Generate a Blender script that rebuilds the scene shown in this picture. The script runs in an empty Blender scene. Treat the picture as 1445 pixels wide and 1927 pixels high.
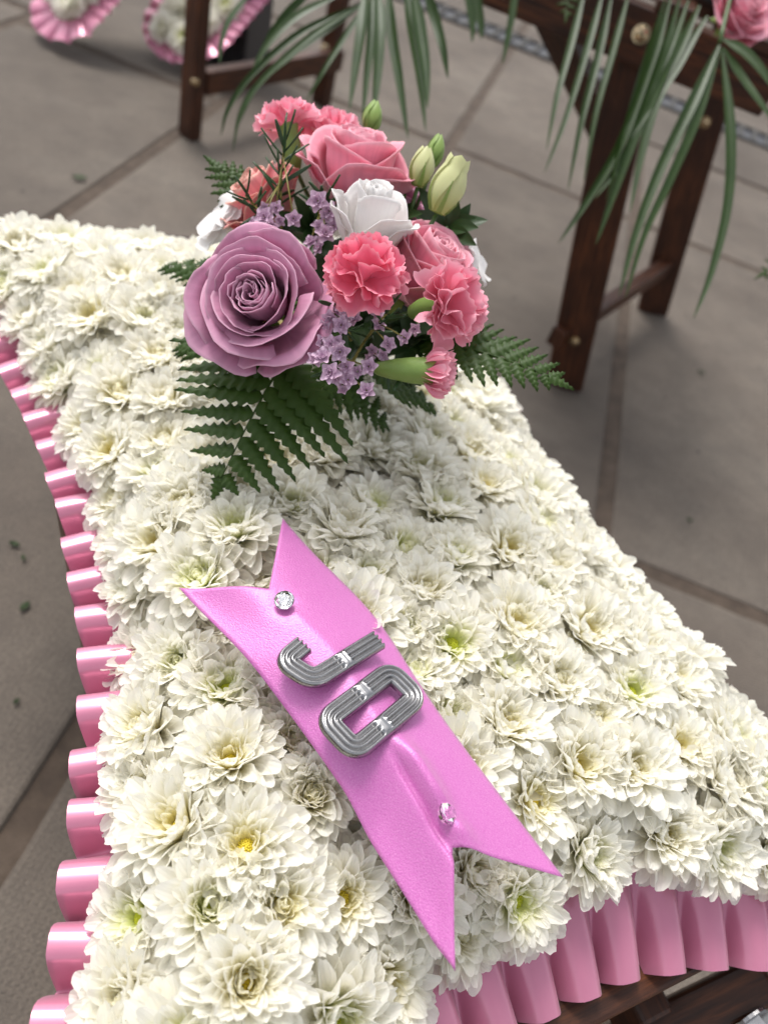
import bpy, math, random
from math import sin, cos, pi, radians, sqrt, atan2, exp
from mathutils import Vector, Matrix, noise
random.seed(11)
C = bpy.context.scene.collection
SC = bpy.context.scene

# ------------------------------------------------------------------ camera
IW, IH, FPX = 1445.0, 1927.0, 1480.0
CAMZ = 0.90
_p, _r = radians(45.0), radians(22.0)
FWD = Vector((0, cos(_p), -sin(_p)))
_u0 = Vector((0, sin(_p), cos(_p))); _x0 = Vector((1, 0, 0))
AX = _x0*cos(_r) + _u0*sin(_r)
AU = -_x0*sin(_r) + _u0*cos(_r)
CAMP = Vector((0, 0, CAMZ))
cam_d = bpy.data.cameras.new('camera'); cam = bpy.data.objects.new('camera', cam_d); C.objects.link(cam)
m = Matrix((AX, AU, -FWD)).transposed().to_4x4(); m.translation = CAMP
cam.matrix_world = m
cam_d.sensor_fit = 'VERTICAL'; cam_d.sensor_height = 36.0; cam_d.lens = FPX/IH*36.0
cam_d.clip_start = 0.02; cam_d.clip_end = 500
cam_d.dof.use_dof = True; cam_d.dof.focus_distance = 0.44; cam_d.dof.aperture_fstop = 5.6
SC.camera = cam

def PX(px, py, z):
    d = AX*(px-IW/2) + AU*(IH/2-py) + FWD*FPX
    return CAMP + d*((z-CAMZ)/d.z)
def PD(px, py, depth):
    d = AX*(px-IW/2) + AU*(IH/2-py) + FWD*FPX
    return CAMP + d*(depth/FPX)
def CD(r, u, t):            # direction in camera terms: right, up, towards the viewer
    return (AX*r + AU*u - FWD*t).normalized()

# ------------------------------------------------------------------ light
SUN_EL, SUN_AZ = radians(58), radians(-48)      # azimuth measured from +Y towards +X
w = bpy.data.worlds.new('World'); SC.world = w; w.use_nodes = True
nt = w.node_tree; nt.nodes.clear()
sky = nt.nodes.new('ShaderNodeTexSky'); sky.sky_type = 'NISHITA'; sky.sun_disc = False
sky.sun_elevation = SUN_EL; sky.sun_rotation = SUN_AZ; sky.dust_density = 3.0; sky.air_density = 1.0
hs = nt.nodes.new('ShaderNodeHueSaturation'); hs.inputs['Saturation'].default_value = 0.22
bg = nt.nodes.new('ShaderNodeBackground'); bg.inputs[1].default_value = 0.14
out = nt.nodes.new('ShaderNodeOutputWorld')
nt.links.new(sky.outputs[0], hs.inputs['Color']); nt.links.new(hs.outputs[0], bg.inputs[0]); nt.links.new(bg.outputs[0], out.inputs[0])
sl = bpy.data.lights.new('sun', 'SUN'); so = bpy.data.objects.new('sun', sl); C.objects.link(so)
sl.energy = 1.3; sl.angle = radians(18); sl.color = (1, 0.965, 0.92)
sd = Vector((sin(SUN_AZ)*cos(SUN_EL), cos(SUN_AZ)*cos(SUN_EL), sin(SUN_EL)))
so.rotation_euler = (-sd).to_track_quat('-Z', 'Y').to_euler()
so.location = sd*5
SC.view_settings.view_transform = 'Standard'; SC.view_settings.look = 'None'
SC.view_settings.exposure = 0.9; SC.view_settings.gamma = 1.0; SC.view_settings.use_curve_mapping = False
SC.render.engine = 'CYCLES'
SC.cycles.max_bounces = 14; SC.cycles.diffuse_bounces = 7; SC.cycles.transmission_bounces = 10; SC.cycles.glossy_bounces = 5

# ------------------------------------------------------------------ materials
class N:
    def __init__(s, name):
        s.m = bpy.data.materials.new(name); s.m.use_nodes = True
        s.t = s.m.node_tree; s.t.nodes.clear()
        s.out = s.t.nodes.new('ShaderNodeOutputMaterial')
    def n(s, ty, **kw):
        o = s.t.nodes.new(ty)
        for k, v in kw.items():
            if k in o.inputs.keys(): 
                o.inputs[k].default_value = v
            else: setattr(o, k, v)
        return o
    def l(s, a, b): s.t.links.new(a, b)
    def mix(s, fac, a, b, mode='MIX'):
        o = s.t.nodes.new('ShaderNodeMix'); o.data_type = 'RGBA'; o.blend_type = mode
        for sock, v in ((o.inputs[0], fac), (o.inputs[6], a), (o.inputs[7], b)):
            if hasattr(v, 'is_linked') or hasattr(v, 'links'): s.l(v, sock)
            elif isinstance(v, (tuple, list)): sock.default_value = tuple(v)+((1,) if len(v) == 3 else ())
            else: sock.default_value = v
        return o.outputs[2]
    def noise(s, scale, detail=4, rough=0.55, coord='Object', stretch=None):
        tc = s.n('ShaderNodeTexCoord'); v = tc.outputs[coord]
        if stretch:
            mp = s.n('ShaderNodeMapping'); mp.inputs['Scale'].default_value = stretch
            s.l(v, mp.inputs[0]); v = mp.outputs[0]
        no = s.n('ShaderNodeTexNoise'); no.inputs['Scale'].default_value = scale
        no.inputs['Detail'].default_value = detail; no.inputs['Roughness'].default_value = rough
        s.l(v, no.inputs['Vector']); return no.outputs['Fac']
    def ramp(s, fac, stops):
        r = s.n('ShaderNodeValToRGB'); e = r.color_ramp.elements
        while len(e) < len(stops): e.new(0.5)
        for k, (p, c) in enumerate(stops):
            e[k].position = p; e[k].color = tuple(c)+((1,) if len(c) == 3 else ())
        s.l(fac, r.inputs[0]); return r.outputs[0]
    def bump(s, h, strength, dist):
        b = s.n('ShaderNodeBump'); b.inputs['Strength'].default_value = strength; b.inputs['Distance'].default_value = dist
        s.l(h, b.inputs['Height']); return b.outputs[0]
    def bsdf(s, col, rough=0.5, bump=None, trans=0.0, tcol=None, **kw):
        p = s.n('ShaderNodeBsdfPrincipled')
        if isinstance(col, (tuple, list)): p.inputs['Base Color'].default_value = tuple(col)+(1,)
        else: s.l(col, p.inputs['Base Color'])
        if isinstance(rough, float): p.inputs['Roughness'].default_value = rough
        else: s.l(rough, p.inputs['Roughness'])
        for k, v in kw.items(): p.inputs[k.replace('_', ' ')].default_value = v
        if bump: s.l(bump, p.inputs['Normal'])
        sh = p.outputs[0]
        if trans:
            t = s.n('ShaderNodeBsdfTranslucent')
            c = tcol if tcol is not None else col
            if isinstance(c, (tuple, list)): t.inputs[0].default_value = tuple(c)+(1,)
            else: s.l(c, t.inputs[0])
            if bump: s.l(bump, t.inputs['Normal'])
            mx = s.n('ShaderNodeMixShader'); mx.inputs[0].default_value = trans
            s.l(sh, mx.inputs[1]); s.l(t.outputs[0], mx.inputs[2]); sh = mx.outputs[0]
        s.l(sh, s.out.inputs[0]); return s.m

M = {}
def attr(b, name='tint'):
    a = b.n('ShaderNodeAttribute'); a.attribute_name = name; return a.outputs['Fac']

# chrysanthemum petals: white, cream towards the claw (tint), fine ribs along the petal (rib attribute)
b = N('chrysanthemum_petal')
oi = b.n('ShaderNodeObjectInfo')
base = b.mix(b.noise(90, 2), (0.95, 0.938, 0.88), (0.935, 0.915, 0.84))
col = b.mix(attr(b), base, oi.outputs['Color'])
rib = b.n('ShaderNodeMath', operation='SINE'); mu = b.n('ShaderNodeMath', operation='MULTIPLY'); mu.inputs[1].default_value = 16.0
b.l(attr(b, 'rib'), mu.inputs[0]); b.l(mu.outputs[0], rib.inputs[0])
M['chrys'] = b.bsdf(col, 0.55, b.bump(rib.outputs[0], 0.22, 0.0005), trans=0.52, Specular_IOR_Level=0.2)
b = N('chrysanthemum_disc'); oi = b.n('ShaderNodeObjectInfo')
M['disc'] = b.bsdf(b.mix(b.noise(900, 2), oi.outputs['Color'], (0.72, 0.62, 0.06)), 0.7)

def petal_mat(key, name, c0, c1, rough=0.5, trans=0.22, edge=None, ns=60, bs=0.15, sk=.55):
    b = N(name)
    base = b.mix(b.noise(ns, 3), c0, c1)
    cx = b.n('ShaderNodeCombineXYZ'); b.l(attr(b, 'rib'), cx.inputs[0]); oi_ = b.n('ShaderNodeObjectInfo'); b.l(oi_.outputs['Random'], cx.inputs[1])
    st = b.n('ShaderNodeTexNoise'); st.inputs['Scale'].default_value = 9.0; st.inputs['Detail'].default_value = 3.0; b.l(cx.outputs[0], st.inputs['Vector'])
    base = b.mix(b.ramp(st.outputs['Fac'], [(.40, (0,)*3), (.72, (sk,)*3)]), base, tuple(x*.80 for x in c1))
    if edge is not None: base = b.mix(attr(b), base, edge)
    M[key] = b.bsdf(base, rough, b.bump(b.noise(260, 3, stretch=(1, 1, .25)), bs, 0.0008), trans=trans, Specular_IOR_Level=0.25, Sheen_Weight=0.15)
petal_mat('lav', 'lavender_rose_petal', (0.74, 0.37, 0.54), (0.68, 0.32, 0.49), edge=(0.83, 0.53, 0.66), trans=.32)
petal_mat('pink', 'pink_rose_petal', (0.90, 0.41, 0.51), (0.85, 0.35, 0.46), edge=(0.92, 0.50, 0.57))
petal_mat('salmon', 'salmon_rose_petal', (0.88, 0.40, 0.40), (0.82, 0.33, 0.36), edge=(0.80, 0.48, 0.36))
petal_mat('carn', 'carnation_petal', (0.90, 0.245, 0.36), (0.86, 0.19, 0.31), edge=(0.93, 0.48, 0.55), trans=0.3)
petal_mat('carnp', 'pale_carnation_petal', (0.91, 0.385, 0.49), (0.87, 0.31, 0.43), edge=(0.94, 0.56, 0.63), trans=0.3)
petal_mat('whitep', 'white_petal', (0.90, 0.88, 0.86), (0.85, 0.82, 0.81), trans=0.3, sk=.15)
petal_mat('wax', 'waxflower_petal', (0.58, 0.36, 0.52), (0.48, 0.27, 0.43), edge=(0.70, 0.53, 0.65))
petal_mat('cream', 'lisianthus_bud_petal', (0.66, 0.66, 0.38), (0.55, 0.57, 0.26), edge=(0.42, 0.50, 0.16))
petal_mat('greenbud', 'green_bud_petal', (0.22, 0.34, 0.08), (0.30, 0.42, 0.12), edge=(0.12, 0.22, 0.04))

def leaf_mat(key, name, c0, c1, rough=0.4, trans=0.15, spec=0.45):
    b = N(name)
    M[key] = b.bsdf(b.mix(b.noise(70, 4), c0, c1), rough, b.bump(b.noise(300, 3), 0.2, 0.0006), trans=trans, Specular_IOR_Level=spec)
leaf_mat('fern', 'fern_leaf', (0.022, 0.052, 0.006), (0.042, 0.080, 0.011), rough=.5, spec=.3)
leaf_mat('dark', 'dark_leaf', (0.018, 0.045, 0.012), (0.035, 0.070, 0.018))
leaf_mat('needle', 'needle_leaf', (0.025, 0.060, 0.022), (0.045, 0.090, 0.030))
leaf_mat('palm', 'palm_leaf', (0.016, 0.040, 0.007), (0.034, 0.066, 0.012), rough=0.42, spec=0.32)
leaf_mat('calyx', 'flower_calyx', (0.24, 0.34, 0.08), (0.17, 0.28, 0.06), rough=0.45)
leaf_mat('stemy', 'sprig_stem', (0.30, 0.24, 0.05), (0.20, 0.20, 0.06))
leaf_mat('stem', 'flower_stem', (0.07, 0.13, 0.03), (0.05, 0.10, 0.025))

def satin(key, name, c0, c1, rough, weave=0.10, sc=2600, met=0.0):
    b = N(name)
    bm_ = b.bump(b.noise(sc, 2, 0.6), weave, 0.0003)
    cc = b.mix(b.noise(30, 3), c0, c1)
    if weave > .5: cc = b.mix(b.ramp(b.noise(1300, 2, .7), [(.35, (0,)*3), (.68, (.22,)*3)]), cc, (.88, .50, .76))
    M[key] = b.bsdf(cc, rough, bm_, trans=0.08, Specular_IOR_Level=0.8, Sheen_Weight=0.2, Metallic=met)
satin('satin', 'pink_satin', (0.60, 0.215, 0.325), (0.54, 0.18, 0.29), 0.24, 0.05, met=0.22)
satin('ribbon', 'orchid_satin', (0.57, 0.128, 0.43), (0.53, 0.110, 0.40), 0.36, 1.0, 1100, met=.18)

b = N('brushed_metal')
M['metal'] = b.bsdf((0.33, 0.327, 0.33), b.ramp(b.noise(160, 4), [(0.3, (.20,)*3), (0.7, (.34,)*3)]), b.bump(b.noise(500, 3), 0.08, 0.0004), Metallic=1.0)
b = N('brass_bolt'); M['brass'] = b.bsdf((0.52, 0.40, 0.25), 0.22, Metallic=1.0)
b = N('crystal'); M['glass'] = b.bsdf((1, 1, 1), 0.0, Transmission_Weight=1.0, IOR=1.55)
b = N('silver_foil'); M['foil'] = b.bsdf((0.95, 0.94, 0.95), 0.06, Metallic=1.0)
b = N('floral_foam'); M['foam'] = b.bsdf(b.mix(b.noise(60), (0.30, 0.31, 0.18), (0.42, 0.42, 0.28)), 0.9)
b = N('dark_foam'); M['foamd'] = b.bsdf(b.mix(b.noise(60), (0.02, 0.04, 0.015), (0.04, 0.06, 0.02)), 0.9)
b = N('black_plastic'); M['black'] = b.bsdf(b.mix(b.noise(20), (0.012, 0.012, 0.016), (0.025, 0.025, 0.03)), 0.42)
b = N('grate_metal'); M['grate'] = b.bsdf(b.mix(b.noise(30), (0.035, 0.033, 0.031), (0.06, 0.056, 0.052)), 0.85)

def wood(key, name, c0, c1, c2, rough=0.42):
    b = N(name)
    g = b.noise(14, 6, 0.65, 'Object', (14, 14, 1.0))
    big = b.noise(9, 3, 0.5, 'Object', (1, 1, 0.5))
    col = b.ramp(g, [(0.30, c0), (0.5, c1), (0.72, c2)])
    col = b.mix(b.ramp(big, [(0.35, (0,)*3), (0.7, (1,)*3)]), col, c0)
    M[key] = b.bsdf(col, rough, b.bump(g, 0.35, 0.0012), Specular_IOR_Level=0.35)
wood('wood', 'stained_wood', (0.015, 0.0052, 0.003), (0.060, 0.019, 0.0075), (0.17, 0.054, 0.018), 0.45)

# paving: riven grey-buff concrete with stains, fine specks and a dimpled cast pattern
b = N('paving_slab')
oi = b.n('ShaderNodeObjectInfo')
tc = b.n('ShaderNodeTexCoord')
big = b.noise(2.2, 5, 0.6, 'Object'); mid = b.noise(14, 5, 0.6); fine = b.noise(420, 2, 0.7)
col = b.ramp(big, [(0.30, (0.108, 0.086, 0.069)), (0.52, (0.160, 0.131, 0.106)), (0.72, (0.207, 0.175, 0.143))])
col = b.mix(b.ramp(mid, [(0.40, (0,)*3), (0.75, (.45,)*3)]), col, (0.075, 0.063, 0.055))
col = b.mix(b.ramp(fine, [(0.35, (0,)*3), (0.70, (.65,)*3)]), col, (0.048, 0.041, 0.036))
hv = b.n('ShaderNodeHueSaturation'); mr = b.n('ShaderNodeMapRange'); mr.inputs[3].default_value = 0.88; mr.inputs[4].default_value = 1.10
b.l(oi.outputs['Random'], mr.inputs[0]); b.l(mr.outputs[0], hv.inputs['Value']); b.l(col, hv.inputs['Color'])
spk = b.n('ShaderNodeTexVoronoi'); spk.inputs['Scale'].default_value = 9.0; spk.inputs['Randomness'].default_value = 1.0
b.l(tc.outputs['Object'], spk.inputs['Vector'])
col = b.mix(b.ramp(spk.outputs['Distance'], [(0.030, (.85,)*3), (0.055, (0,)*3)]), hv.outputs[0], (0.035, 0.03, 0.028))
wx = b.n('ShaderNodeTexWave', wave_type='BANDS', bands_direction='X'); wy = b.n('ShaderNodeTexWave', wave_type='BANDS', bands_direction='Y')
for wv in (wx, wy): wv.inputs['Scale'].default_value = 42.0; wv.inputs['Distortion'].default_value = 0.6; b.l(tc.outputs['Object'], wv.inputs['Vector'])
ml = b.n('ShaderNodeMath', operation='MULTIPLY'); b.l(wx.outputs['Fac'], ml.inputs[0]); b.l(wy.outputs['Fac'], ml.inputs[1])
ad = b.n('ShaderNodeMath', operation='MULTIPLY_ADD'); ad.inputs[1].default_value = 0.45; b.l(ml.outputs[0], ad.inputs[0]); b.l(fine, ad.inputs[2])
M['slab'] = b.bsdf(col, 0.85, b.bump(ad.outputs[0], 0.7, 0.0022), Specular_IOR_Level=0.3)
b = N('joint_sand')
col = b.ramp(b.noise(30, 5), [(0.3, (0.055, 0.038, 0.027)), (0.55, (0.088, 0.062, 0.044)), (0.75, (0.12, 0.088, 0.065))])
col = b.mix(b.ramp(b.noise(700, 2), [(0.4, (0,)*3), (0.7, (.6,)*3)]), col, (0.03, 0.023, 0.018))
M['sand'] = b.bsdf(col, 0.95, b.bump(b.noise(500, 3), 0.8, 0.002))

# ------------------------------------------------------------------ mesh helpers
def mk(name, V, F, mat, parent=None, org=None, smooth=True, tint=None, rib=None):
    me = bpy.data.meshes.new(name)
    if org is not None: V = [(v[0]-org[0], v[1]-org[1], v[2]-org[2]) for v in V]
    me.from_pydata([tuple(v) for v in V], [], F)
    if smooth: me.polygons.foreach_set('use_smooth', [True]*len(me.polygons))
    for nm, dat in (('tint', tint), ('rib', rib)):
        if dat is not None:
            a = me.attributes.new(nm, 'FLOAT', 'POINT'); a.data.foreach_set('value', dat)
    me.materials.append(M[mat]); me.update()
    o = bpy.data.objects.new(name, me); C.objects.link(o)
    if parent: o.parent = parent
    return o
def tag(o, label=None, cat=None, group=None, kind=None):
    for k, v in (('label', label), ('category', cat), ('group', group), ('kind', kind)):
        if v: o[k] = v
    return o
def empty(name, loc=(0, 0, 0), mat=None):
    o = bpy.data.objects.new(name, None); C.objects.link(o); o.empty_display_size = 0.02
    if mat is not None: o.matrix_world = mat
    else: o.location = loc
    return o
def frame(pos, z, roll=0.0, hint=None):
    z = z.normalized(); h = hint or Vector((0.3, 0.2, 1))
    if abs(z.dot(h.normalized())) > 0.97: h = Vector((1, 0, 0))
    x = h.cross(z).normalized(); y = z.cross(x)
    mm = Matrix((x, y, z)).transposed().to_4x4() @ Matrix.Rotation(roll, 4, 'Z')
    mm.translation = pos; return mm
def grid_faces(nu, nv, off=0, wrap=False):
    F = []
    for j in range(nv-1):
        for i in range(nu if wrap else nu-1):
            a = off+j*nu+i; b_ = off+j*nu+(i+1) % nu
            F.append((a, b_, b_+nu, a+nu))
    return F
def sm(a, b_, x):
    t = max(0, min(1, (x-a)/(b_-a))); return t*t*(3-2*t)
def tube(pts, rad, n=6, cap=True):
    pts = [Vector(p) for p in pts]; V = []; F = []
    for k, p in enumerate(pts):
        d = (pts[min(k+1, len(pts)-1)]-pts[max(k-1, 0)]).normalized()
        h = Vector((0, 0, 1)) if abs(d.z) < .9 else Vector((1, 0, 0))
        x = d.cross(h).normalized(); y = d.cross(x)
        r = rad[k] if isinstance(rad, (list, tuple)) else rad
        for i in range(n):
            a = 2*pi*i/n; V.append(p + x*r*cos(a) + y*r*sin(a))
    F = grid_faces(n, len(pts), 0, True)
    if cap: F += [tuple(range(n))[::-1], tuple(range((len(pts)-1)*n, len(pts)*n))]
    return V, F
def bez(p0, p1, p2, n):
    return [p0*(1-t)**2 + p1*2*t*(1-t) + p2*t*t for t in [k/(n-1) for k in range(n)]]
def catmull(P, n):
    P = [P[0]*2-P[1]] + P + [P[-1]*2-P[-2]]; out_ = []
    segs = len(P)-3
    for k in range(n):
        x = k/(n-1)*segs; i = min(int(x), segs-1); t = x-i
        a, b_, c, d = P[i:i+4]
        out_.append(0.5*((b_*2) + (c-a)*t + (a*2-b_*5+c*4-d)*t*t + (b_*3-a-c*3+d)*t**3))
    return out_
def board(name, a, b_, wid, thk, side, mat, parent=None, org=None, bev=0.003):
    """bar from a to b_; side = direction of its width; rounded long edges. Local Z runs along the bar for the grain."""
    a, b_ = Vector(a), Vector(b_); d = (b_-a); L = d.length; d.normalize()
    s = (side - d*side.dot(d)).normalized(); t = d.cross(s)
    prof = []
    hx, hy = wid/2, thk/2
    for (sx, sy) in ((1, 1), (-1, 1), (-1, -1), (1, -1)):
        c = [(sx*hx, sy*(hy-bev)), (sx*(hx-bev*.3), sy*(hy-bev*.3)), (sx*(hx-bev), sy*hy)]
        prof += c if sx*sy > 0 else c[::-1]
    V = []; n = len(prof)
    for z, k in ((0, .93), (bev*.8, 1), (L-bev*.8, 1), (L, .93)):
        for (x, y) in prof: V.append((x*k if k < 1 else x, y*k if k < 1 else y, z))
    F = grid_faces(n, 4, 0, True) + [tuple(range(n))[::-1], tuple(range(3*n, 4*n))]
    o = mk(name, V, F, mat, parent, smooth=False)
    mm = Matrix((s, t, d)).transposed().to_4x4(); mm.translation = a - (Vector(org) if org is not None else Vector((0, 0, 0)))
    if parent: o.matrix_local = mm
    else: o.matrix_world = mm
    return o

# ------------------------------------------------------------------ ground: slabs in 0.6 m columns with sand joints
gv = [(-40, -40, -0.0055), (40, -40, -0.0055), (40, 60, -0.0055), (-40, 60, -0.0055)]
ground = tag(mk('ground', gv, [(0, 1, 2, 3)], 'sand', smooth=False), kind='structure')
JW = 0.030
def slab(x0, x1, y0, y1):
    n = 5; V = []; F = []
    h = JW/2
    hz = random.uniform(-0.0015, 0.0015)
    def ring(ins, z):
        pts = []
        for (ax_, ay, bx, by) in ((x0, y0, x1, y0), (x1, y0, x1, y1), (x1, y1, x0, y1), (x0, y1, x0, y0)):
            for k in range(14):
                t = k/14; x = ax_+(bx-ax_)*t; y = ay+(by-ay)*t
                j = 0.0028*noise.noise(Vector((x*23, y*23, 1.3)))
                x += (h+ins+j)*(1 if x < (x0+x1)/2 else -1)*(1 if abs(x-(x0+x1)/2) > (x1-x0)/2-1e-6 else 0)
                y += (h+ins+j)*(1 if y < (y0+y1)/2 else -1)*(1 if abs(y-(y0+y1)/2) > (y1-y0)/2-1e-6 else 0)
                pts.append((x, y, z))
        return pts
    for ins, z in ((0, -0.03), (0, -0.006+hz), (0.0025, -0.0015+hz), (0.007, hz)): V += ring(ins, z)
    F = grid_faces(56, 4, 0, True) + [tuple(range(168, 224))]
    o = mk('paving_slab', V, F, 'slab', ground, smooth=False)
for ci in range(-5, 8):
    x0 = -0.83 + 0.6*ci
    if ci == -1: js = [-1.0, -0.2, 0.62, 2.13, 2.95, 3.72]
    elif ci == 0: js = [-1.1, -0.35, 0.95, 2.45, 3.72]
    elif ci == 1: js = [-1.0, -0.3, 0.55, 2.45, 3.72]
    elif ci == 2: js = [-1.0, -0.4, 0.30, 1.01, 1.72+.0, 2.45, 3.2, 3.72]
    else:
        y = -1.1+random.random()*.3; js = []
        while y < 3.1: js.append(y); y += random.choice((0.6, 0.75, 0.9))
        js.append(3.72)
    if ci == 2: js.remove(1.72)
    for a, c in zip(js[:-1], js[1:]): slab(x0, x0+0.6, a, c)
for ci in range(-5, 8):
    x0 = -0.83+0.6*ci
    for k in range(4): slab(x0, x0+0.6, 3.92+k*0.6, 3.92+(k+1)*0.6)
# drain channel
dr = tag(empty('drain_grate', (0, 3.82, 0)), 'grey slotted metal drain channel let into the paving', 'drain')
for yy in (3.735, 3.905): board('edge_rail', (-2.2, yy, 0), (3.0, yy, 0), 0.016, 0.012, Vector((0, 1, 0)), 'grate', dr, (0, 3.82, 0), .002)
mk('channel', [(-2.2, 3.73, -0.0035), (3.0, 3.73, -0.0035), (3.0, 3.91, -0.0035), (-2.2, 3.91, -0.0035)], [(0, 1, 2, 3)], 'black', dr, (0, 3.82, 0), smooth=False)
for k in range(84):
    x = -2.19+k*0.062
    board('slot_bar', (x, 3.744, 0.001), (x+.02, 3.896, 0.001), 0.020, 0.008, Vector((1, 0, 0)), 'grate', dr, (0, 3.82, 0), .002)

# ------------------------------------------------------------------ wooden stands
E1 = Vector((cos(radians(38.5)), sin(radians(38.5)), 0)); E2 = Vector((-E1.y, E1.x, 0)); UP = Vector((0, 0, 1))
def ST(s, t, z): return E1*s + E2*t + UP*z
def hexbolt(parent, org, pos, nrm, r=0.011, mat='brass'):
    V = []; F = []
    prof = [(r*1.35, 0), (r*1.35, r*.18), (r, r*.2), (r, r*.75), (r*.82, r*.98), (r*.4, r*1.12)]
    mm = frame(Vector(pos)-Vector(org), nrm)
    for k, (rr, z) in enumerate(prof):
        for i in range(24):
            a = 2*pi*i/24
            q = rr if k < 2 or k > 3 else rr*(1.0/max(cos((a % (pi/3))-pi/6), .5))*0.92
            V.append(mm @ Vector((q*cos(a), q*sin(a), z)))
    F = grid_faces(24, len(prof), 0, True) + [tuple(range((len(prof)-1)*24, len(prof)*24))]
    return mk('bolt', V, F, mat, parent, smooth=False)

# the stand beneath the pillow
o_ = ST(.235, .4, 0); sp = tag(empty('wooden_stand', o_), 'dark stained wooden folding stand beneath the white chrysanthemum pillow', 'stand')
zr = 0.384
for s in (0.068, 0.402): board('rail', ST(s, 0.042, zr), ST(s, 0.770, zr), 0.046, 0.034, E1, 'wood', sp, o_)
for t, wd in ((0.012, .056), (0.815, .034)): board('rail', ST(0.03, t, zr+.002), ST(0.44, t, zr+.002), wd, 0.036, E2, 'wood', sp, o_)
for k in range(5):
    t = 0.15+k*0.14; board('slat', ST(0.094, t, zr-.006), ST(0.376, t, zr-.006), 0.05, 0.014, E2, 'wood', sp, o_)
for t, dt in ((-0.038, 0), (0.850, 0)):
    board('leg', ST(0.455, t, 0.36), ST(0.10, t, 0.0), 0.05, 0.030, E1, 'wood', sp, o_)
for t in (-0.072, 0.884):
    board('leg', ST(0.045, t, 0.36), ST(0.40, t, 0.0), 0.05, 0.030, E1, 'wood', sp, o_)
board('crossbar', ST(0.36, -0.03, 0.33), ST(0.36, 0.84, 0.33), 0.04, 0.028, UP, 'wood', sp, o_)
board('crossbar', ST(0.15, -0.06, 0.10), ST(0.15, 0.87, 0.10), 0.04, 0.028, UP, 'wood', sp, o_)
hexbolt(sp, o_, ST(0.425, -0.054, 0.352), -E2+UP*.25, 0.012, 'metal')
hexbolt(sp, o_, ST(0.06, -0.088, 0.358), -E2, 0.010, 'metal')

# the stand on the right, seen end on
o_ = Vector((0.25, 1.7, 0)); sr_ = tag(empty('wooden_stand', o_), 'reddish brown wooden folding stand with round brass bolt under hanging palm leaves', 'stand')
X = Vector((1, 0, 0)); Y = Vector((0, 1, 0))
board('leg', (0.252, 1.452, 0.0), (0.080, 1.452, 0.66), 0.078, 0.032, X, 'wood', sr_, o_)
board('leg', (0.440, 1.930, 0.0), (0.268, 1.930, 0.66), 0.074, 0.032, X, 'wood', sr_, o_)
board('leg', (-0.13, 1.52, 0.66), (0.20, 1.89, 0.30), 0.060, 0.030, X, 'wood', sr_, o_)
board('crossbar', (0.185, 1.415, 0.115), (0.405, 1.912, 0.122), 0.040, 0.030, UP, 'wood', sr_, o_)
board('rail', (-0.20, 1.412, 0.635), (0.305, 1.412, 0.635), 0.075, 0.034, UP, 'wood', sr_, o_)
board('rail', (-0.20, 1.965, 0.635), (0.33, 1.965, 0.635), 0.075, 0.034, UP, 'wood', sr_, o_)
for k in range(4): board('slat', (-0.16+k*.14, 1.39, 0.682), (-0.16+k*.14, 1.99, 0.682), 0.06, 0.016, X, 'wood', sr_, o_)
hexbolt(sr_, o_, (0.088, 1.394, 0.640), -Y+UP*.2, 0.010)
hexbolt(sr_, o_, (0.225, 1.434, 0.115), -Y, 0.007)
hexbolt(sr_, o_, (0.322, 1.912, 0.44), -Y, 0.009)

# the stand behind at upper left
o_ = Vector((-0.72, 2.1, 0)); su = tag(empty('wooden_stand', o_), 'dark brown wooden stand beside the black case, leg standing on a paving joint', 'stand')
board('leg', (-0.800, 1.872, 0.0), (-0.815, 1.872, 0.60), 0.050, 0.034, Vector((1, -.5, 0)), 'wood', su, o_)
board('leg', (-0.625, 2.385, 0.0), (-0.640, 2.385, 0.60), 0.050, 0.034, Vector((1, -.5, 0)), 'wood', su, o_)
board('crossbar', (-0.785, 1.890, 0.13), (-0.600, 2.39, 0.13), 0.055, 0.030, UP, 'wood', su, o_)
board('rail', (-0.83, 1.86, 0.60), (-0.62, 2.42, 0.60), 0.055, 0.030, UP, 'wood', su, o_)
hexbolt(su, o_, (-0.790, 1.852, 0.14), Vector((.3, -1, 0)), 0.008)
hexbolt(su, o_, (-0.640, 2.362, 0.15), Vector((.3, -1, .3)), 0.009)

# black case standing behind that stand
o_ = PX(436, 118, 0); bc = tag(empty('black_case', o_), 'black upright plastic case standing behind the dark wooden stand', 'case')
V = []
for z, i in ((0.0, 0.0), (0.012, -.004), (0.30, .012), (0.42, .02)):
    for (x, y) in ((-.075+i, -.05+i*.5), (.06-i, -.06+i*.5), (.075-i, .09-i), (-.06+i, .10-i)): V.append(o_+Vector((x, y, z)))
mk('shell', V, grid_faces(4, 4, 0, True)+[(0, 3, 2, 1), (12, 13, 14, 15)], 'black', bc, o_, smooth=False)
board('ridge', o_+Vector((.058, -.063, .02)), o_+Vector((.044, -.052, .38)), 0.016, 0.012, X, 'black', bc, o_)

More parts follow.
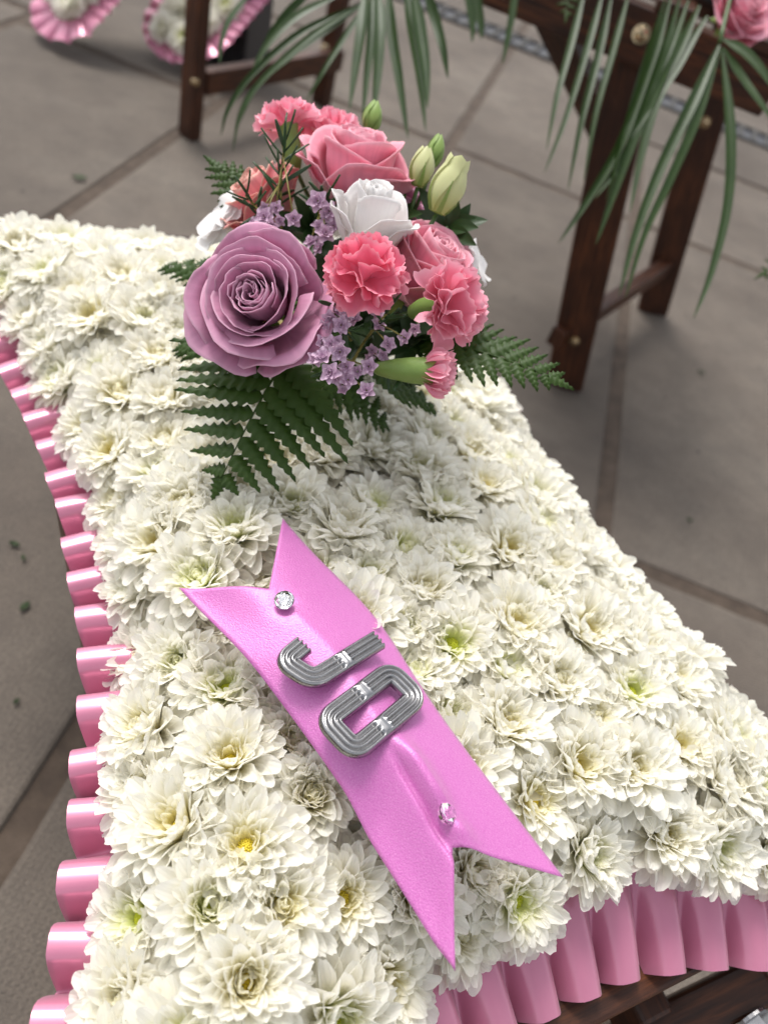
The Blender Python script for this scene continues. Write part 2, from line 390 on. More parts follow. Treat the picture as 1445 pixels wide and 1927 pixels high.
# ------------------------------------------------------------------ chrysanthemum blooms
def petal(Vs, Fs, T, R, L, W, e0, bend, cup, az, r0, z0, twist, t0, t1, nu=7, nv=8, notch=0.0):
    off = len(Vs); ca, sa = cos(az), sin(az)
    x, z = r0, z0; cs = 1.0/(nv-1)
    rnd = [random.uniform(-.018, .018) for _ in range(nu)]; rip = random.uniform(-.10, .10)
    path = []
    for j in range(nv):
        v = j/(nv-1); e = e0+bend*v
        if j: x += L*cs*cos(e); z += L*cs*sin(e)
        path.append((x, z, e))
    for j in range(nv):
        v = j/(nv-1); x, z, e = path[j]
        wv = (0.44+0.56*sm(0, .58, v))*(1-.22*sm(.80, 1.0, v))
        for i in range(nu):
            u = -1+2*i/(nu-1)
            yy = u*W*wv; lift = cup*W*(u*u)*(.35+.65*v)*wv + rip*W*sin(3*u)*v
            ext = -.15*L*abs(u)**2.6*sm(.35, 1, v)
            if j == nv-1: ext += (rnd[i]-(notch if i in (2, 4) else 0))*L
            px_ = x+ext*cos(e)-lift*sin(e); pz = z+ext*sin(e)+lift*cos(e)
            pz += yy*sin(twist*v); yy *= cos(twist*v)
            Vs.append((px_*ca-yy*sa, px_*sa+yy*ca, pz))
            T.append(t0*(1-sm(0.0, t1, v))); R.append(u)
    Fs += grid_faces(nu, nv, off)
def bloom_mesh(seed, openness=1.0, kind=0):
    random.seed(seed); V, F, T, R = [], [], [], []
    #        n   elev  L      W      bend  r0     z0     tint reach
    wh = [(16, 6, .0295, .0058, -22, .005, .000, .12, .40),
          (19, 20, .0315, .0060, -22, .005, .002, .18, .45),
          (20, 33, .0320, .0060, -18, .005, .004, .26, .50),
          (20, 44, .0310, .0058, -13, .005, .006, .38, .60),
          (18, 54, .0285, .0054, -8, .0050, .0065, .55, .70),
          (16, 63, .0245, .0048, -3, .0048, .007, .75, .85),
          (13, 71, .0185, .0040, 2, .0046, .0075, 1.0, 1.0),
          (10, 77, .0125, .0032, 6, .0042, .0078, 1.0, 1.2)]
    if kind == 1: wh = wh + [(9, 79, .0130, .0034, 22, .0028, .008, .8, 1.3), (6, 82, .0125, .0032, 26, .0012, .009, .8, 1.5)]
    for k, (n, e, L, W, bd, r0, z0, t0, t1) in enumerate(wh):
        ph = random.random()*6.28
        for i in range(n):
            az = ph+2*pi*(i+random.uniform(-.28, .28))/n
            petal(V, F, T, R, L*random.uniform(.86, 1.12), W*random.uniform(.85, 1.18),
                  radians(e*openness+random.gauss(0, 5)), radians(bd+random.gauss(0, 9)), random.uniform(.45, 1.15),
                  az, r0, z0, random.gauss(0, .22), t0, t1, notch=random.choice((0, 0, .03, .05)))
    me = bpy.data.meshes.new('bloom'); me.from_pydata(V, [], F)
    me.polygons.foreach_set('use_smooth', [True]*len(me.polygons))
    for nm, dat in (('tint', T), ('rib', R)): me.attributes.new(nm, 'FLOAT', 'POINT').data.foreach_set('value', dat)
    me.materials.append(M['chrys']); return me
BLOOMS = [bloom_mesh(100+k, 0.86+0.036*((k*3) % 8), k % 2) for k in range(20)]
# disc of tiny florets at a bloom's heart
random.seed(5)
V, F = [], []
for k in range(46):
    rr = 0.0046*sqrt((k+.5)/46); a = k*2.399963
    x, y = rr*cos(a), rr*sin(a); z = 0.0085+0.0022*(1-(rr/.0046)**2); h = random.uniform(.0008, .0017); q = 0.00062
    o0 = len(V)
    for i in range(5): V.append((x+q*cos(i*1.2566), y+q*sin(i*1.2566), z-.003))
    for i in range(5): V.append((x+q*1.1*cos(i*1.2566), y+q*1.1*sin(i*1.2566), z+h*.6))
    V.append((x, y, z+h))
    F += grid_faces(5, 2, o0, True) + [(o0+5+i, o0+5+(i+1) % 5, o0+10) for i in range(5)]
DISC = bpy.data.meshes.new('disc'); DISC.from_pydata(V, [], F); DISC.materials.append(M['disc'])
DISC.polygons.foreach_set('use_smooth', [True]*len(DISC.polygons))
def add_bloom(parent, mm, scale, rng, green=None):
    o = bpy.data.objects.new('chrysanthemum_bloom', rng.choice(BLOOMS if green is None else BLOOMS[::2])); C.objects.link(o); o.parent = parent
    o.matrix_local = mm @ Matrix.Scale(scale, 4)
    g = rng.random() if green is None else green
    if g < .5: o.color = (0.90, 0.93, 0.42, 1); dc = (0.50, 0.66, 0.05, 1)
    else: o.color = (0.95, 0.89, 0.48, 1); dc = (0.85, 0.68, 0.08, 1)
    d = bpy.data.objects.new('disc', DISC); C.objects.link(d); d.parent = o; d.color = dc
    return o

# ------------------------------------------------------------------ the pillow
SCX, TCX, PA, PCA, PB, PCB = 0.249, 0.3720, 0.252, 0.0725, 0.379, 0.063
ZF, HF = 0.440, 0.056
def pil(p, q):
    s = SCX+p*(PA-(PCA if p > 0 else PCA+.016)*(1-q*q)); t = TCX+q*(PB-PCB*(1-p*p))
    e = max(0.0, (1-abs(p)**3.2))*max(0.0, (1-abs(q)**4.5))
    return ST(s, t, ZF+HF*e**0.55)
def pil_n(p, q):
    e = 0.02
    p_, q_ = max(-.97, min(.97, p)), max(-.97, min(.97, q))
    a = pil(p_+e, q_)-pil(p_-e, q_); b_ = pil(p_, q_+e)-pil(p_, q_-e)
    return a.cross(b_).normalized()
org = ST(SCX, TCX, 0.42)
pillow = tag(empty('flower_pillow', org), 'pillow shaped tribute packed with white chrysanthemums, edged with a pink satin ruffle', 'flower tribute')
# foam base
NP = 33; V, F = [], []
for j in range(NP):
    for i in range(NP): V.append(pil(-1+2*i/(NP-1), -1+2*j/(NP-1))-UP*(.014 if 0 < i < NP-1 and 0 < j < NP-1 else 0))
F = grid_faces(NP, NP)
ring = [i for i in range(NP)] + [j*NP+NP-1 for j in range(1, NP)] + [(NP-1)*NP+i for i in range(NP-2, -1, -1)] + [j*NP for j in range(NP-2, 0, -1)]
k0 = len(V)
for r_ in ring: V.append(Vector((V[r_].x, V[r_].y, 0.4045)))
for k in range(len(ring)):
    k2 = (k+1) % len(ring); F.append((ring[k], k0+k, k0+k2, ring[k2]))
F.append(tuple(range(k0, k0+len(ring)))[::-1])
mk('foam_base', V, F, 'foam', pillow, org)
# bloom spots: hearts read off the photograph first, the rest packed between them
rng = random.Random(3)
seeds = [(105, 522, 0), (135, 705, 0), (437, 1278, 0), (440, 1432, 1), (697, 957, 0), (695, 1084, 0), (820, 962, 0), (852, 1208, 0),
         (850, 1058, 0), (945, 1366, 1), (1093, 1185, 1), (962, 1178, 1), (1186, 1302, 0), (1274, 1402, 1), (1178, 1445, 1), (996, 1497, 1),
         (990, 940, 0), (655, 1668, 1), (462, 1845, 1), (608, 862, 1), (700, 850, 0), (1095, 1592, 0), (1240, 1560, 1), (1332, 1572, 0),
         (190, 600, 1), (232, 845, 1), (450, 1010, 0), (545, 955, 0), (905, 925, 1), (1090, 1000, 0), (950, 1035, 1), (1275, 1250, 1), (640, 1010, 1)]
spots = []
def uv_of(x, y):
    s, t = x*E1.x+y*E1.y, x*E2.x+y*E2.y; p, q = (s-SCX)/.2, (t-TCX)/.3
    for _ in range(30):
        p = (s-SCX)/(PA-(PCA if s > SCX else PCA+.016)*(1-q*q)); q = (t-TCX)/(PB-PCB*(1-p*p))
        p = max(-1.3, min(1.3, p)); q = max(-1.3, min(1.3, q))
    return p, q
for (px, py, g) in seeds:
    z = ZF+HF
    for _ in range(5):
        P = PX(px, py, z); p, q = uv_of(P.x, P.y); p_, q_ = max(-1, min(1, p)), max(-1, min(1, q))
        S = pil(p_, q_); z = S.z+0.008
    if abs(p) < 1.02 and abs(q) < 1.02: spots.append((p_, q_, S, g))
def near(S): return sm(.30, .05, S.dot(E2))*sm(.35, .05, S.dot(E1))
def try_add(p, q, dmin):
    S = pil(p, q); pass
    for s_ in spots:
        if (s_[2]-S).length < (dmin if s_[3] is None else dmin*1.14): return False
    spots.append((p, q, S, None)); return True
# edge ring
for k in range(900):
    e = rng.randrange(4); x = rng.uniform(-1, 1)
    p, q = ((x, -0.99), (x, .99), (-.99, x), (.99, x))[e]
    try_add(p, q, 0.0310)
for k in range(24000):
    try_add(rng.uniform(-.97, .97), rng.uniform(-.97, .97), 0.0298)
def under_ribbon(S):
    a, c = (PX(435, 1032, .528), PX(962, 1738, .528)); d = (c-a).normalized(); v = S-a; v.z = 0
    l = v.dot(d); x = v.dot(Vector((-d.y, d.x, 0))); return -.01 < l < (c-a).length+.005 and abs(x) < .046
for (p, q, S, g) in spots:
    n = pil_n(p, q)
    ed = max(abs(p), abs(q))
    n = (n + UP*(0.35 if ed > .9 else 0.2) + Vector((rng.gauss(0, .13), rng.gauss(0, .13), 0))).normalized()
    gg = (0.2 if g == 0 else 0.8) if g is not None else None
    if under_ribbon(S): S = S-UP*.013
    elif g is not None: S = S+n*.002
    add_bloom(pillow, frame(S-org - n*0.004*rng.random(), n, rng.uniform(0, 6.28)), rng.uniform(.86, 1.08), rng, gg)
print('BLOOMS', len(spots))
# pink satin ruffle, one gathered strip along each side
def ruffle(edge_pts, outs, z0, depth, drop, pitch, parent, org, name='ruffle', amp=0.010, seed=0):
    rr = random.Random(seed)
    L = [0.0]
    for a, b_ in zip(edge_pts[:-1], edge_pts[1:]): L.append(L[-1]+(b_-a).length)
    tot = L[-1]; n = max(3, round(tot/pitch)); per = 18; NL = n*per+1; NW = 7
    V = []; ph = [rr.uniform(.82, 1.2) for _ in range(n+1)]; dv = [rr.uniform(-.6, .6) for _ in range(n+1)]
    def at(l):
        l = max(0, min(tot-1e-6, l)); k = 0
        while L[k+1] < l: k += 1
        t = (l-L[k])/(L[k+1]-L[k]); return edge_pts[k].lerp(edge_pts[k+1], t), outs[k].lerp(outs[k+1], t).normalized()
    for i in range(NL):
        c = i/per; k = min(int(c), n-1); f = c-k
        lobe = sm(.03, .42, f)*(1-sm(.58, .97, f))*(.66+.34*sin(pi*f))
        fold = sin(2*pi*f)*.75
        for j in range(NW):
            w_ = j/(NW-1); sz = ph[k]*(1-sm(.6, 1, f)) + ph[k+1]*sm(.6, 1, f)
            l = (c - fold*0.17*(.35+.65*w_))*tot/n
            P, o = at(l)
            tang = UP.cross(o)
            dep = depth*w_*(.86+.15*lobe+.06*dv[k])
            h = amp*sz*(0.45+.9*w_)*(lobe*1.5-0.75) - drop*w_**1.3
            V.append(P + o*dep + UP*h + tang*(dv[k]*.005*w_*sin(pi*f)) + UP*(z0-P.z))
    F = []
    for i in range(NL-1):
        for j in range(NW-1): F.append((i*NW+j, (i+1)*NW+j, (i+1)*NW+j+1, i*NW+j+1))
    return mk(name, V, F, 'satin', parent, org)
def outline(e, n=41):
    pts, outs = [], []
    for k in range(n):
        x = -1+2*k/(n-1)
        p, q = ((x, -1), (1, x), (-x, 1), (-1, -x))[e]
        P = pil(p, q); pts.append(P)
    for k in range(n):
        d = (pts[min(k+1, n-1)]-pts[max(k-1, 0)]); d.z = 0
        o = d.cross(UP).normalized()
        x = -1+2*k/(n-1)
        if abs(x) > .9:
            c = pts[k]-org; c.z = 0; o = o.lerp(c.normalized(), (abs(x)-.9)*5).normalized()
        outs.append(o)
    return pts, outs
for e in range(4):
    pts, outs = outline(e)
    ruffle(pts, outs, 0.4385, (.058, .044, .044, .045)[e], (.030, .020, .016, .013)[e], 0.034, pillow, org, seed=e, amp=(.010, .011, .011, .013)[e])

# ------------------------------------------------------------------ name ribbon, letters and pins
ZR = 0.528
rp = dict(P1=PX(340, 1087, ZR-.004), N1=PX(505, 1110, ZR+.004), P2=PX(530, 978, ZR-.002), Q1=PX(862, 1825, ZR-.012), N2=PX(855, 1592, ZR+.002), Q2=PX(1062, 1650, ZR-.006))
rorg = PX(690, 1370, ZR)
NU, NV = 33, 81
pinA = PX(531, 1141, ZR+.004); pinB = PX(836, 1539, ZR+.001)
RPERP = (rp['P2']-rp['P1']); RPERP.z = 0; _d = (rp['Q1']-rp['P1']); _d.z = 0; _d.normalize(); RPERP = (RPERP-_d*RPERP.dot(_d)).normalized()
def rib_pt(u, v):
    def end(a, n_, b_): return a.lerp(n_, u*2) if u < .5 else n_.lerp(b_, u*2-1)
    P = end(rp['P1'], rp['N1'], rp['P2']).lerp(end(rp['Q1'], rp['N2'], rp['Q2']), v)
    P = P + RPERP*((1-u)*.006*sin(pi*v) + u*.0095*exp(-((v-.33)/.20)**2))
    z = 0.006*sin(pi*v)*(1-(2*u-1)**2)
    z += 0.0012*sin(v*9+u*2.2)*(.4+.6*u)
    # ridge running from the O to the lower pin, left half falling away
    rd = sm(.60, .74, v)*(1-.5*sm(.93, 1, v))
    uu = u-.56
    z += rd*(0.006*exp(-(uu/.07)**2)) - rd*0.008*sm(0.0, .45, -uu) - rd*.0075*exp(-((u-.485)/.035)**2)*sm(.6, .78, v)
    z -= sm(.3, 0, v)*.010*sm(.42, .0, u)
    P = P + UP*z
    for pin, dp in ((pinA, .0015), (pinB, .003)):
        d = ((P.x-pin.x)**2+(P.y-pin.y)**2); P = P - UP*dp*exp(-d/(.007**2))
    return P
V = [rib_pt(i/(NU-1), j/(NV-1)) for j in range(NV) for i in range(NU)]
rb = mk('name_ribbon', V, grid_faces(NU, NV), 'ribbon', None, rorg); rb.location = rorg
md = rb.modifiers.new('thickness', 'SOLIDIFY'); md.thickness = 0.0002
tag(rb, 'orchid pink satin ribbon with swallow tail ends lying across the chrysanthemums', 'ribbon')

# letter frame: reading direction runs along the ribbon, text up points to its far edge
LZ = ZR+0.0095
def stroke(name, pts, closed, wd, label, ornaments):
    """pressed metal letter: a ridged profile swept along the stroke's middle line (pixels on the ribbon)"""
    P = [PX(a, b_, LZ) for a, b_ in pts]
    # dense polyline with rounded corners
    D = []
    if closed:
        Q = [P[-1]]+P+[P[0]]
        rngk = range(1, len(Q)-1)
    else:
        Q = P; rngk = range(1, len(P)-1); D.append((P[0], 0))
    R_ = 0.0042
    for k in rngk:
        a, b_, c = Q[k-1], Q[k], Q[k+1]
        r1 = min(R_*1.6, (a-b_).length*.48); r2 = min(R_*1.6, (c-b_).length*.48)
        A = b_+(a-b_).normalized()*r1; B = b_+(c-b_).normalized()*r2
        for t in range(8): D.append((bez(A, b_, B, 8)[t], 0))
    if not closed: D.append((P[-1], 0))
    pts3 = [d[0] for d in D]
    if closed: pts3.append(pts3[0])
    # resample
    L = [0]
    for a, b_ in zip(pts3[:-1], pts3[1:]): L.append(L[-1]+(b_-a).length)
    n = int(L[-1]/0.0007); S = []
    k = 0
    for i in range(n+(0 if closed else 1)):
        l = L[-1]*i/n
        while k < len(L)-2 and L[k+1] < l: k += 1
        t = (l-L[k])/max(1e-9, L[k+1]-L[k]); S.append(pts3[k].lerp(pts3[k+1], t))
    n = len(S); prof = []
    NPF = 33
    V = []
    for i, p in enumerate(S):
        a = S[(i-1) % n] if closed or i > 0 else S[i]; c = S[(i+1) % n] if closed or i < n-1 else S[i]
        d = (c-a).normalized(); sdv = UP.cross(d)
        fr = i/n; g = 1.0; bmp = 0.0
        for (oc, ow) in ornaments:
            x = abs(fr-oc)
            if closed: x = min(x, 1-x)
            g *= sm(ow*.75, ow, x)
            if x < ow*.8: bmp = 1.0
        for j in range(NPF):
            y = -1+2*j/(NPF-1)
            z = 0.0042*(1-abs(y)**5)**.7
            z -= g*0.0025*(0.5+0.5*cos(y*pi*4.0))**1.3*(1 if abs(y) < .76 else 0)
            if bmp and abs(y) < .6: z += 0.0009*noise.noise(p*650)
            V.append(p + sdv*(y*wd/2) + UP*(z+.0008))
    F = []
    for i in range(n if closed else n-1):
        i2 = (i+1) % n
        for j in range(NPF-1): F.append((i*NPF+j, i2*NPF+j, i2*NPF+j+1, i*NPF+j+1))
    o = mk(name, V, F, 'metal', None, S[0]); o.location = S[0]
    md = o.modifiers.new('thickness', 'SOLIDIFY'); md.thickness = 0.0005; md.offset = -1
    return tag(o, label, 'letter')
stroke('metal_letter', [(710, 1207), (588, 1283), (533, 1247), (570, 1217)], False, 0.0124, 'silver pressed metal letter J pinned to the pink ribbon', [(.33, .045)])
stroke('metal_letter', [(733, 1266), (783, 1316), (666, 1415), (612, 1358)], True, 0.0124, 'silver pressed metal letter O pinned to the pink ribbon', [(.885, .03), (.385, .03)])

def gem(pos, nrm, label, r=0.0056):
    root = tag(empty('crystal_pin', mat=frame(pos, nrm, .3)), label, 'pin')
    n = 8; V = []; F = []
    rings = [(r*.55, r*.42, 0), (r*.82, r*.25, .5), (r, r*.02, 0), (r, -r*.08, 0), (r*.5, -r*.55, .5)]
    for (rr, z, o) in rings:
        for i in range(n):
            a = 2*pi*(i+o)/n; V.append((rr*cos(a), rr*sin(a), z))
    for k in range(len(rings)-1):
        if rings[k][2] == rings[k+1][2]: F += grid_faces(n, 2, k*n, True)
        else:
            s = 0 if rings[k+1][2] > rings[k][2] else -1
            for i in range(n):
                a, b_, c, d = k*n+i, k*n+(i+1) % n, (k+1)*n+(i+s) % n, (k+1)*n+(i+s+1) % n
                F += [(a, b_, c), (b_, d, c)] if s == 0 else [(a, b_, d), (a, d, c)]
    V.append((0, 0, -r*.85)); F += [tuple(range(n))] + [((len(rings)-1)*n+i, (len(rings)-1)*n+(i+1) % n, len(V)-1) for i in range(n)]
    mk('crystal', V, F, 'glass', root, smooth=False)
    V = []
    for rr, z in ((r*1.04, -r*.05), (r*.98, -r*.35), (r*.5, -r*.80), (r*.05, -r*1.02)):
        for i in range(16): V.append((rr*cos(i*pi/8), rr*sin(i*pi/8), z))
    mk('setting', V, grid_faces(16, 4, 0, True), 'foil', root, smooth=False)
    v, f = tube([(0, 0, -r*.9), (0, 0, -.045)], .0005, 5); mk('pin_shaft', v, f, 'foil', root)
gem(pinA+UP*.0065, (UP+CD(-.1, .1, .3)).normalized(), 'round crystal pin beside the letter J end of the ribbon')
gem(pinB+UP*.006, (UP+CD(.35, .1, .1)).normalized(), 'round crystal pin in the creased end of the ribbon below the letter O')

# ------------------------------------------------------------------ roses, carnations and the rest of the spray
FOAM = PD(690, 560, 0.60)
def stem_to(root, r=0.0022, target=None):
    inv = root.matrix_world.inverted(); T = inv @ (target or FOAM)
    v, f = tube(bez(Vector((0, 0, -0.001)), Vector((0, 0, -.03)), T, 6), r, 6); mk('stem', v, f, 'stem', root)
def rose_petal(phi, alpha, rb_, rt, h, curl, tip, side, sp, rr, mat, root, zb=0.0, belly=.004, nu=17, nv=13):
    V = []; T = []; RB = []; ns = rr.random()*50
    for j in range(nv):
        for i in range(nu):
            u = -1+2*i/(nu-1); v = j/(nv-1)
            vv = v*(1-tip*abs(u)**1.7)
            wp = 0.42+0.58*sin(pi/2*min(1, vv/.6))
            a = phi+alpha*u*wp
            r = rb_+(rt-rb_)*vv**.85+belly*sin(pi*min(1, vv))
            z = zb+h*vv**.92
            k = sm(.62, 1.0, v)*(1-(.85 if side > .008 else 0)*abs(u)**1.4)
            r += curl*k*k*(1+.2*u); z -= curl*.75*k*k*k
            sr = side*sm(.45, 1, abs(u))*vv*vv; r += sr*.9; z -= sr*.9
            r += sp*u
            nz = noise.noise(Vector((u*1.7+ns, v*2.2, ns)))*.0030*vv + noise.noise(Vector((u*5+ns, v*2, ns)))*.0013*k; r += nz; z += nz*.7
            V.append((r*cos(a), r*sin(a), z)); T.append(sm(.86, 1, v)*.75); RB.append(u)
    o = mk('petal', V, grid_faces(nu, nv), mat, root, tint=T, rib=RB)
    md = o.modifiers.new('thickness', 'SOLIDIFY'); md.thickness = 0.0004
    return o
def sepals(root, r, rr, n=5, L=.022, mat='calyx', z0=0.0):
    for k in range(n):
        a = 2*pi*k/n+rr.random()*.3; V = []
        for j in range(6):
            v = j/5; w_ = .0045*sin(pi*(v*.85+.12))
            for u in (-1, 0, 1):
                x = r*.5+L*v*.8; z = z0-.001-L*v*.25*v
                V.append((x*cos(a)-u*w_*sin(a), x*sin(a)+u*w_*cos(a), z+(.0012 if u == 0 else 0)))
        mk('sepal', V, grid_faces(3, 6), mat, root)
def rose(pos, axis, R, n, mat, label, seed, name='rose', closed=0.0, roll=0.0, hgt=1.0, target=None):
    rr = random.Random(seed); root = tag(empty(name, mat=frame(pos, axis, roll)), label, 'rose')
    k = R/0.045
    base = -.030*k
    ni = round(n*.42); no = 6; nm = n-ni-no
    for i in range(n):
        t = i/(n-1); phi = i*2.399963+rr.uniform(-.2, .2)
        if i < ni: q = i/ni; rt = .0022+.0105*q; h = .046+.002*q; al = radians(125-35*q); curl = .001; tip = .06; side = 0; rb_ = .0015+.004*q
        elif i < ni+nm: q = (i-ni)/nm; rt = .0150+.0150*q; h = .048-.003*q; al = radians(80-12*q); curl = .003+.005*q; tip = .12+.1*q; side = .003*q; rb_ = .006+.006*q
        else: q = (i-ni-nm)/(no-1); phi = phi0+(i-ni-nm)*1.0472*2.0+(0.52 if i-ni-nm > 2 else 0)+rr.uniform(-.15, .15); rt = .0365+.0060*q; h = .043-.009*q; al = radians(60); curl = .008+.003*q; tip = .46; side = .020; rb_ = .012+.002*q
        if i == ni+nm-1: phi0 = rr.random()*6
        rt *= 1-closed*.30*t; curl *= 1-closed*.4; h *= hgt
        rose_petal(phi, al, rb_*k, rt*k, h*k, curl*k, tip, side*k, .0016*k*(1-.5*t), rr, mat, root, base, belly=.0050*k*(.3+t))
    sepals(root, .010*k, rr, z0=base)
    V = []
    for rr_, z in ((.002, -.006), (.006, -.004), (.008, .0), (.009, .003), (.006, .004)):
        for i in range(10): V.append((rr_*k*cos(i*.6283), rr_*k*sin(i*.6283), base+z*k))
    mk('calyx', V, grid_faces(10, 5, 0, True)+[tuple(range(10))[::-1]], 'calyx', root)
    stem_to(root, target=target); return root
def carnation(pos, axis, R, n, mat, label, seed, half=80, roll=0.0, bud=False, target=None):
    rr = random.Random(seed); root = tag(empty('carnation', mat=frame(pos, axis, roll)), label, 'carnation')
    Lc = R*1.25
    for i in range(n):
        t = (i+.5)/n; el = radians(90-half*sqrt(t)*1.0)+rr.gauss(0, .08); az = i*2.399963+rr.gauss(0, .25)
        L = R*(0.92+.12*rr.random())*(.85+.15*t); W = R*(.62 if not bud else .46)*rr.uniform(.85, 1.2)
        V = []; T = []; nu, nv = 19, 9; nsd = rr.random()*40; wa = rr.uniform(.14, .26)*R*(1 if not bud else .5); wf = rr.uniform(3.2, 5.2); cu = rr.uniform(-.4, .6) if not bud else rr.uniform(.3, .7)
        for j in range(nv):
            v = j/(nv-1)
            for q in range(nu):
                u = -1+2*q/(nu-1)
                wv = .14+.86*sm(.12, .85, v)
                ln = v*(1-.20*abs(u)**2.2)
                if j == nv-1: ln += (.035 if q % 2 else -.035)*(1 if abs(u) < .97 else 0)
                x = L*ln; y = W*u*wv
                z = wa*sin(wf*u+nsd)*sm(.3, 1, v) + .35*wa*sin(2.3*wf*u+nsd*2)*sm(.55, 1, v) + cu*R*.30*v*v
                # fan in the plane of the radial direction
                e = el; cx, cz = x*cos(e)-z*sin(e), x*sin(e)+z*cos(e)
                cx += .06*R
                V.append((cx*cos(az)-y*sin(az), cx*sin(az)+y*cos(az), cz-R*(.25 if not bud else .62))); T.append(sm(.8, 1, v)*.7)
        mk('petal', V, grid_faces(nu, nv), mat, root, tint=T)
    V = []; cr = R*(.30 if not bud else .30); cl = R*(1.15 if not bud else .95)
    prof = [(.25, -1.0), (.62, -.93), (.92, -.65), (1.0, -.3), (.95, .0), (1.12, .12)] if not bud else [(.20, -1.25), (.50, -1.1), (.78, -.7), (.95, -.3), (1.0, .0), (1.08, .25)]
    for (a, z) in prof:
        for i in range(15):
            an = 2*pi*i/15; zz = z*cl-R*.34 + (.10*cl*abs(sin(an*2.5)) if z > .1 else 0)
            V.append((a*cr*cos(an), a*cr*sin(an), zz))
    mk('calyx', V, grid_faces(15, len(prof), 0, True)+[tuple(range(15))[::-1]], 'calyx', root)
    inv = root.matrix_world.inverted(); Tt = inv @ (target or FOAM)
    v, f = tube(bez(Vector((0, 0, -cl)), Vector((0, 0, -cl-.02)), Tt, 6), .0018, 6); mk('stem', v, f, 'stem', root)
    return root
def bud(pos, axis, L, R, mat, label, seed, loose=False):
    rr = random.Random(seed); root = tag(empty('lisianthus_bud', mat=frame(pos, axis, rr.random()*6)), label, 'flower bud')
    for k in range(5):
        V = []; T = []; a0 = 2*pi*k/5
        for j in range(12):
            v = j/11
            for i in range(7):
                u = -1+2*i/6
                prof = sin(pi*min(1, v*.80+.12))**.75
                a = a0+u*radians(52)*(1-.35*v)+v*1.5
                r = R*prof*(1+.10*u) + (.0035*sm(.8, 1, v) if loose else 0)
                z = L*v*(1-.06*abs(u))
                V.append((r*cos(a), r*sin(a), z)); T.append(1-sm(0, .45, v))
        mk('petal', V, grid_faces(7, 12), mat, root, tint=T)
    for k in range(5):
        a = 2*pi*k/5+.3; V = []
        for j in range(6):
            v = j/5; r = R*(sin(pi*min(1, v*.45+.12))**.75)*1.10; w_ = .0016*(1-v)+.0002
            for u in (-1, 1): V.append((r*cos(a)-u*w_*sin(a), r*sin(a)+u*w_*cos(a), L*.55*v))
        mk('sepal', V, grid_faces(2, 6), 'calyx', root)
    stem_to(root, .0016); return root

rose(PD(484, 562, .470), CD(-.16, .02, 1), .0440, 27, 'lav', 'large open lavender rose facing the viewer, centre spiralled, beside the fern', 21, roll=.5)
rose(PD(672, 318, .555), CD(.14, .78, .55), .0450, 24, 'pink', 'large pink rose with broad smooth outer petal above the white lisianthus', 4, closed=.35, roll=.9, hgt=1.2)
rose(PD(482, 365, .555), CD(-.55, .50, .45), .0360, 18, 'salmon', 'small salmon pink rose behind the needle leaved sprig', 9, closed=.4, roll=.2)
rose(PD(806, 497, .520), CD(.48, .50, .58), .0430, 24, 'pink', 'pink rose between the coral carnation and the cream buds', 14, closed=.25, roll=2.2, hgt=1.1)
rose(PD(757, 375, .585), CD(.55, .50, .30), .0330, 20, 'lav', 'half hidden lavender rose behind the pink rose and the cream buds', 17, closed=.4, roll=1.0)
rose(PD(696, 418, .495), CD(.24, .74, .55), .0310, 16, 'whitep', 'white lisianthus bloom with ruffled rim above the coral carnation', 31, name='lisianthus', closed=.5, roll=.4, hgt=1.35)['category'] = 'lisianthus'
carnation(PD(688, 515, .452), CD(.02, .10, 1), .0245, 16, 'carn', 'bright coral carnation with toothed petals facing the viewer', 2, half=82)
carnation(PD(850, 572, .470), CD(.55, -.06, .70), .0255, 16, 'carnp', 'pink carnation turned to the side with green calyx beside the pink rose', 3, half=72, target=PD(720, 610, .56))
carnation(PD(826, 700, .470), CD(.95, -.10, .25), .0275, 14, 'carnp', 'half opened pink carnation bud with thick green calyx above the chrysanthemums', 6, half=24, bud=True, target=PD(690, 670, .55))
carnation(PD(540, 228, .570), CD(-.16, .93, .15), .0235, 16, 'carnp', 'pink carnation seen from the side with green calyx at the top of the spray', 8, half=75)
carnation(PD(618, 250, .600), CD(-.05, .9, .3), .0270, 16, 'carnp', 'pink carnation tucked behind the large pink rose', 12, half=80)
bud(PD(822, 400, .520), CD(.38, .86, .25), .0370, .0108, 'cream', 'plump cream lisianthus bud, the largest of the buds', 1, loose=True)
bud(PD(786, 350, .540), CD(.22, .95, .2), .0260, .0080, 'cream', 'slender yellow green lisianthus bud between the two other buds', 2)
bud(PD(812, 312, .555), CD(.25, .95, .1), .0220, .0060, 'greenbud', 'narrow green bud behind the slender cream bud', 3)
bud(PD(694, 250, .600), CD(.22, .95, .1), .0240, .0072, 'greenbud', 'pointed green bud rising behind the large pink rose', 4)

# white stock florets at the rim of the spray
def stock(px, py, d, axis, label, seed, n=3, R=.019):
    rr = random.Random(seed); root = tag(empty('stock_flower', mat=frame(PD(px, py, d), axis)), label, 'stock flower')
    for f in range(n):
        c = Vector((rr.uniform(-1, 1)*R*1.0, rr.uniform(-1, 1)*R*1.0, rr.uniform(-.5, .5)*R))
        for k in range(5):
            a0 = 2*pi*k/5+rr.random(); V = []
            cw = rr.uniform(-.3, .3)
            for j in range(7):
                v = j/6
                for i in range(7):
                    u = -1+2*i/6; x = R*v*(1-.15*u*u); y = R*.62*u*sin(pi*(.15+.62*v))
                    z = R*(.25*v*v*cw+.12*sin(3*u+k)*v+.15)
                    V.append(c+Vector((x*cos(a0)-y*sin(a0), x*sin(a0)+y*cos(a0), z)))
            mk('petal', V, grid_faces(7, 7), 'whitep', root)
    stem_to(root, .002)
stock(432, 440, .560, CD(-.5, .4, .6), 'white stock flower with thin rounded petals left of the spray', 1, R=.020)
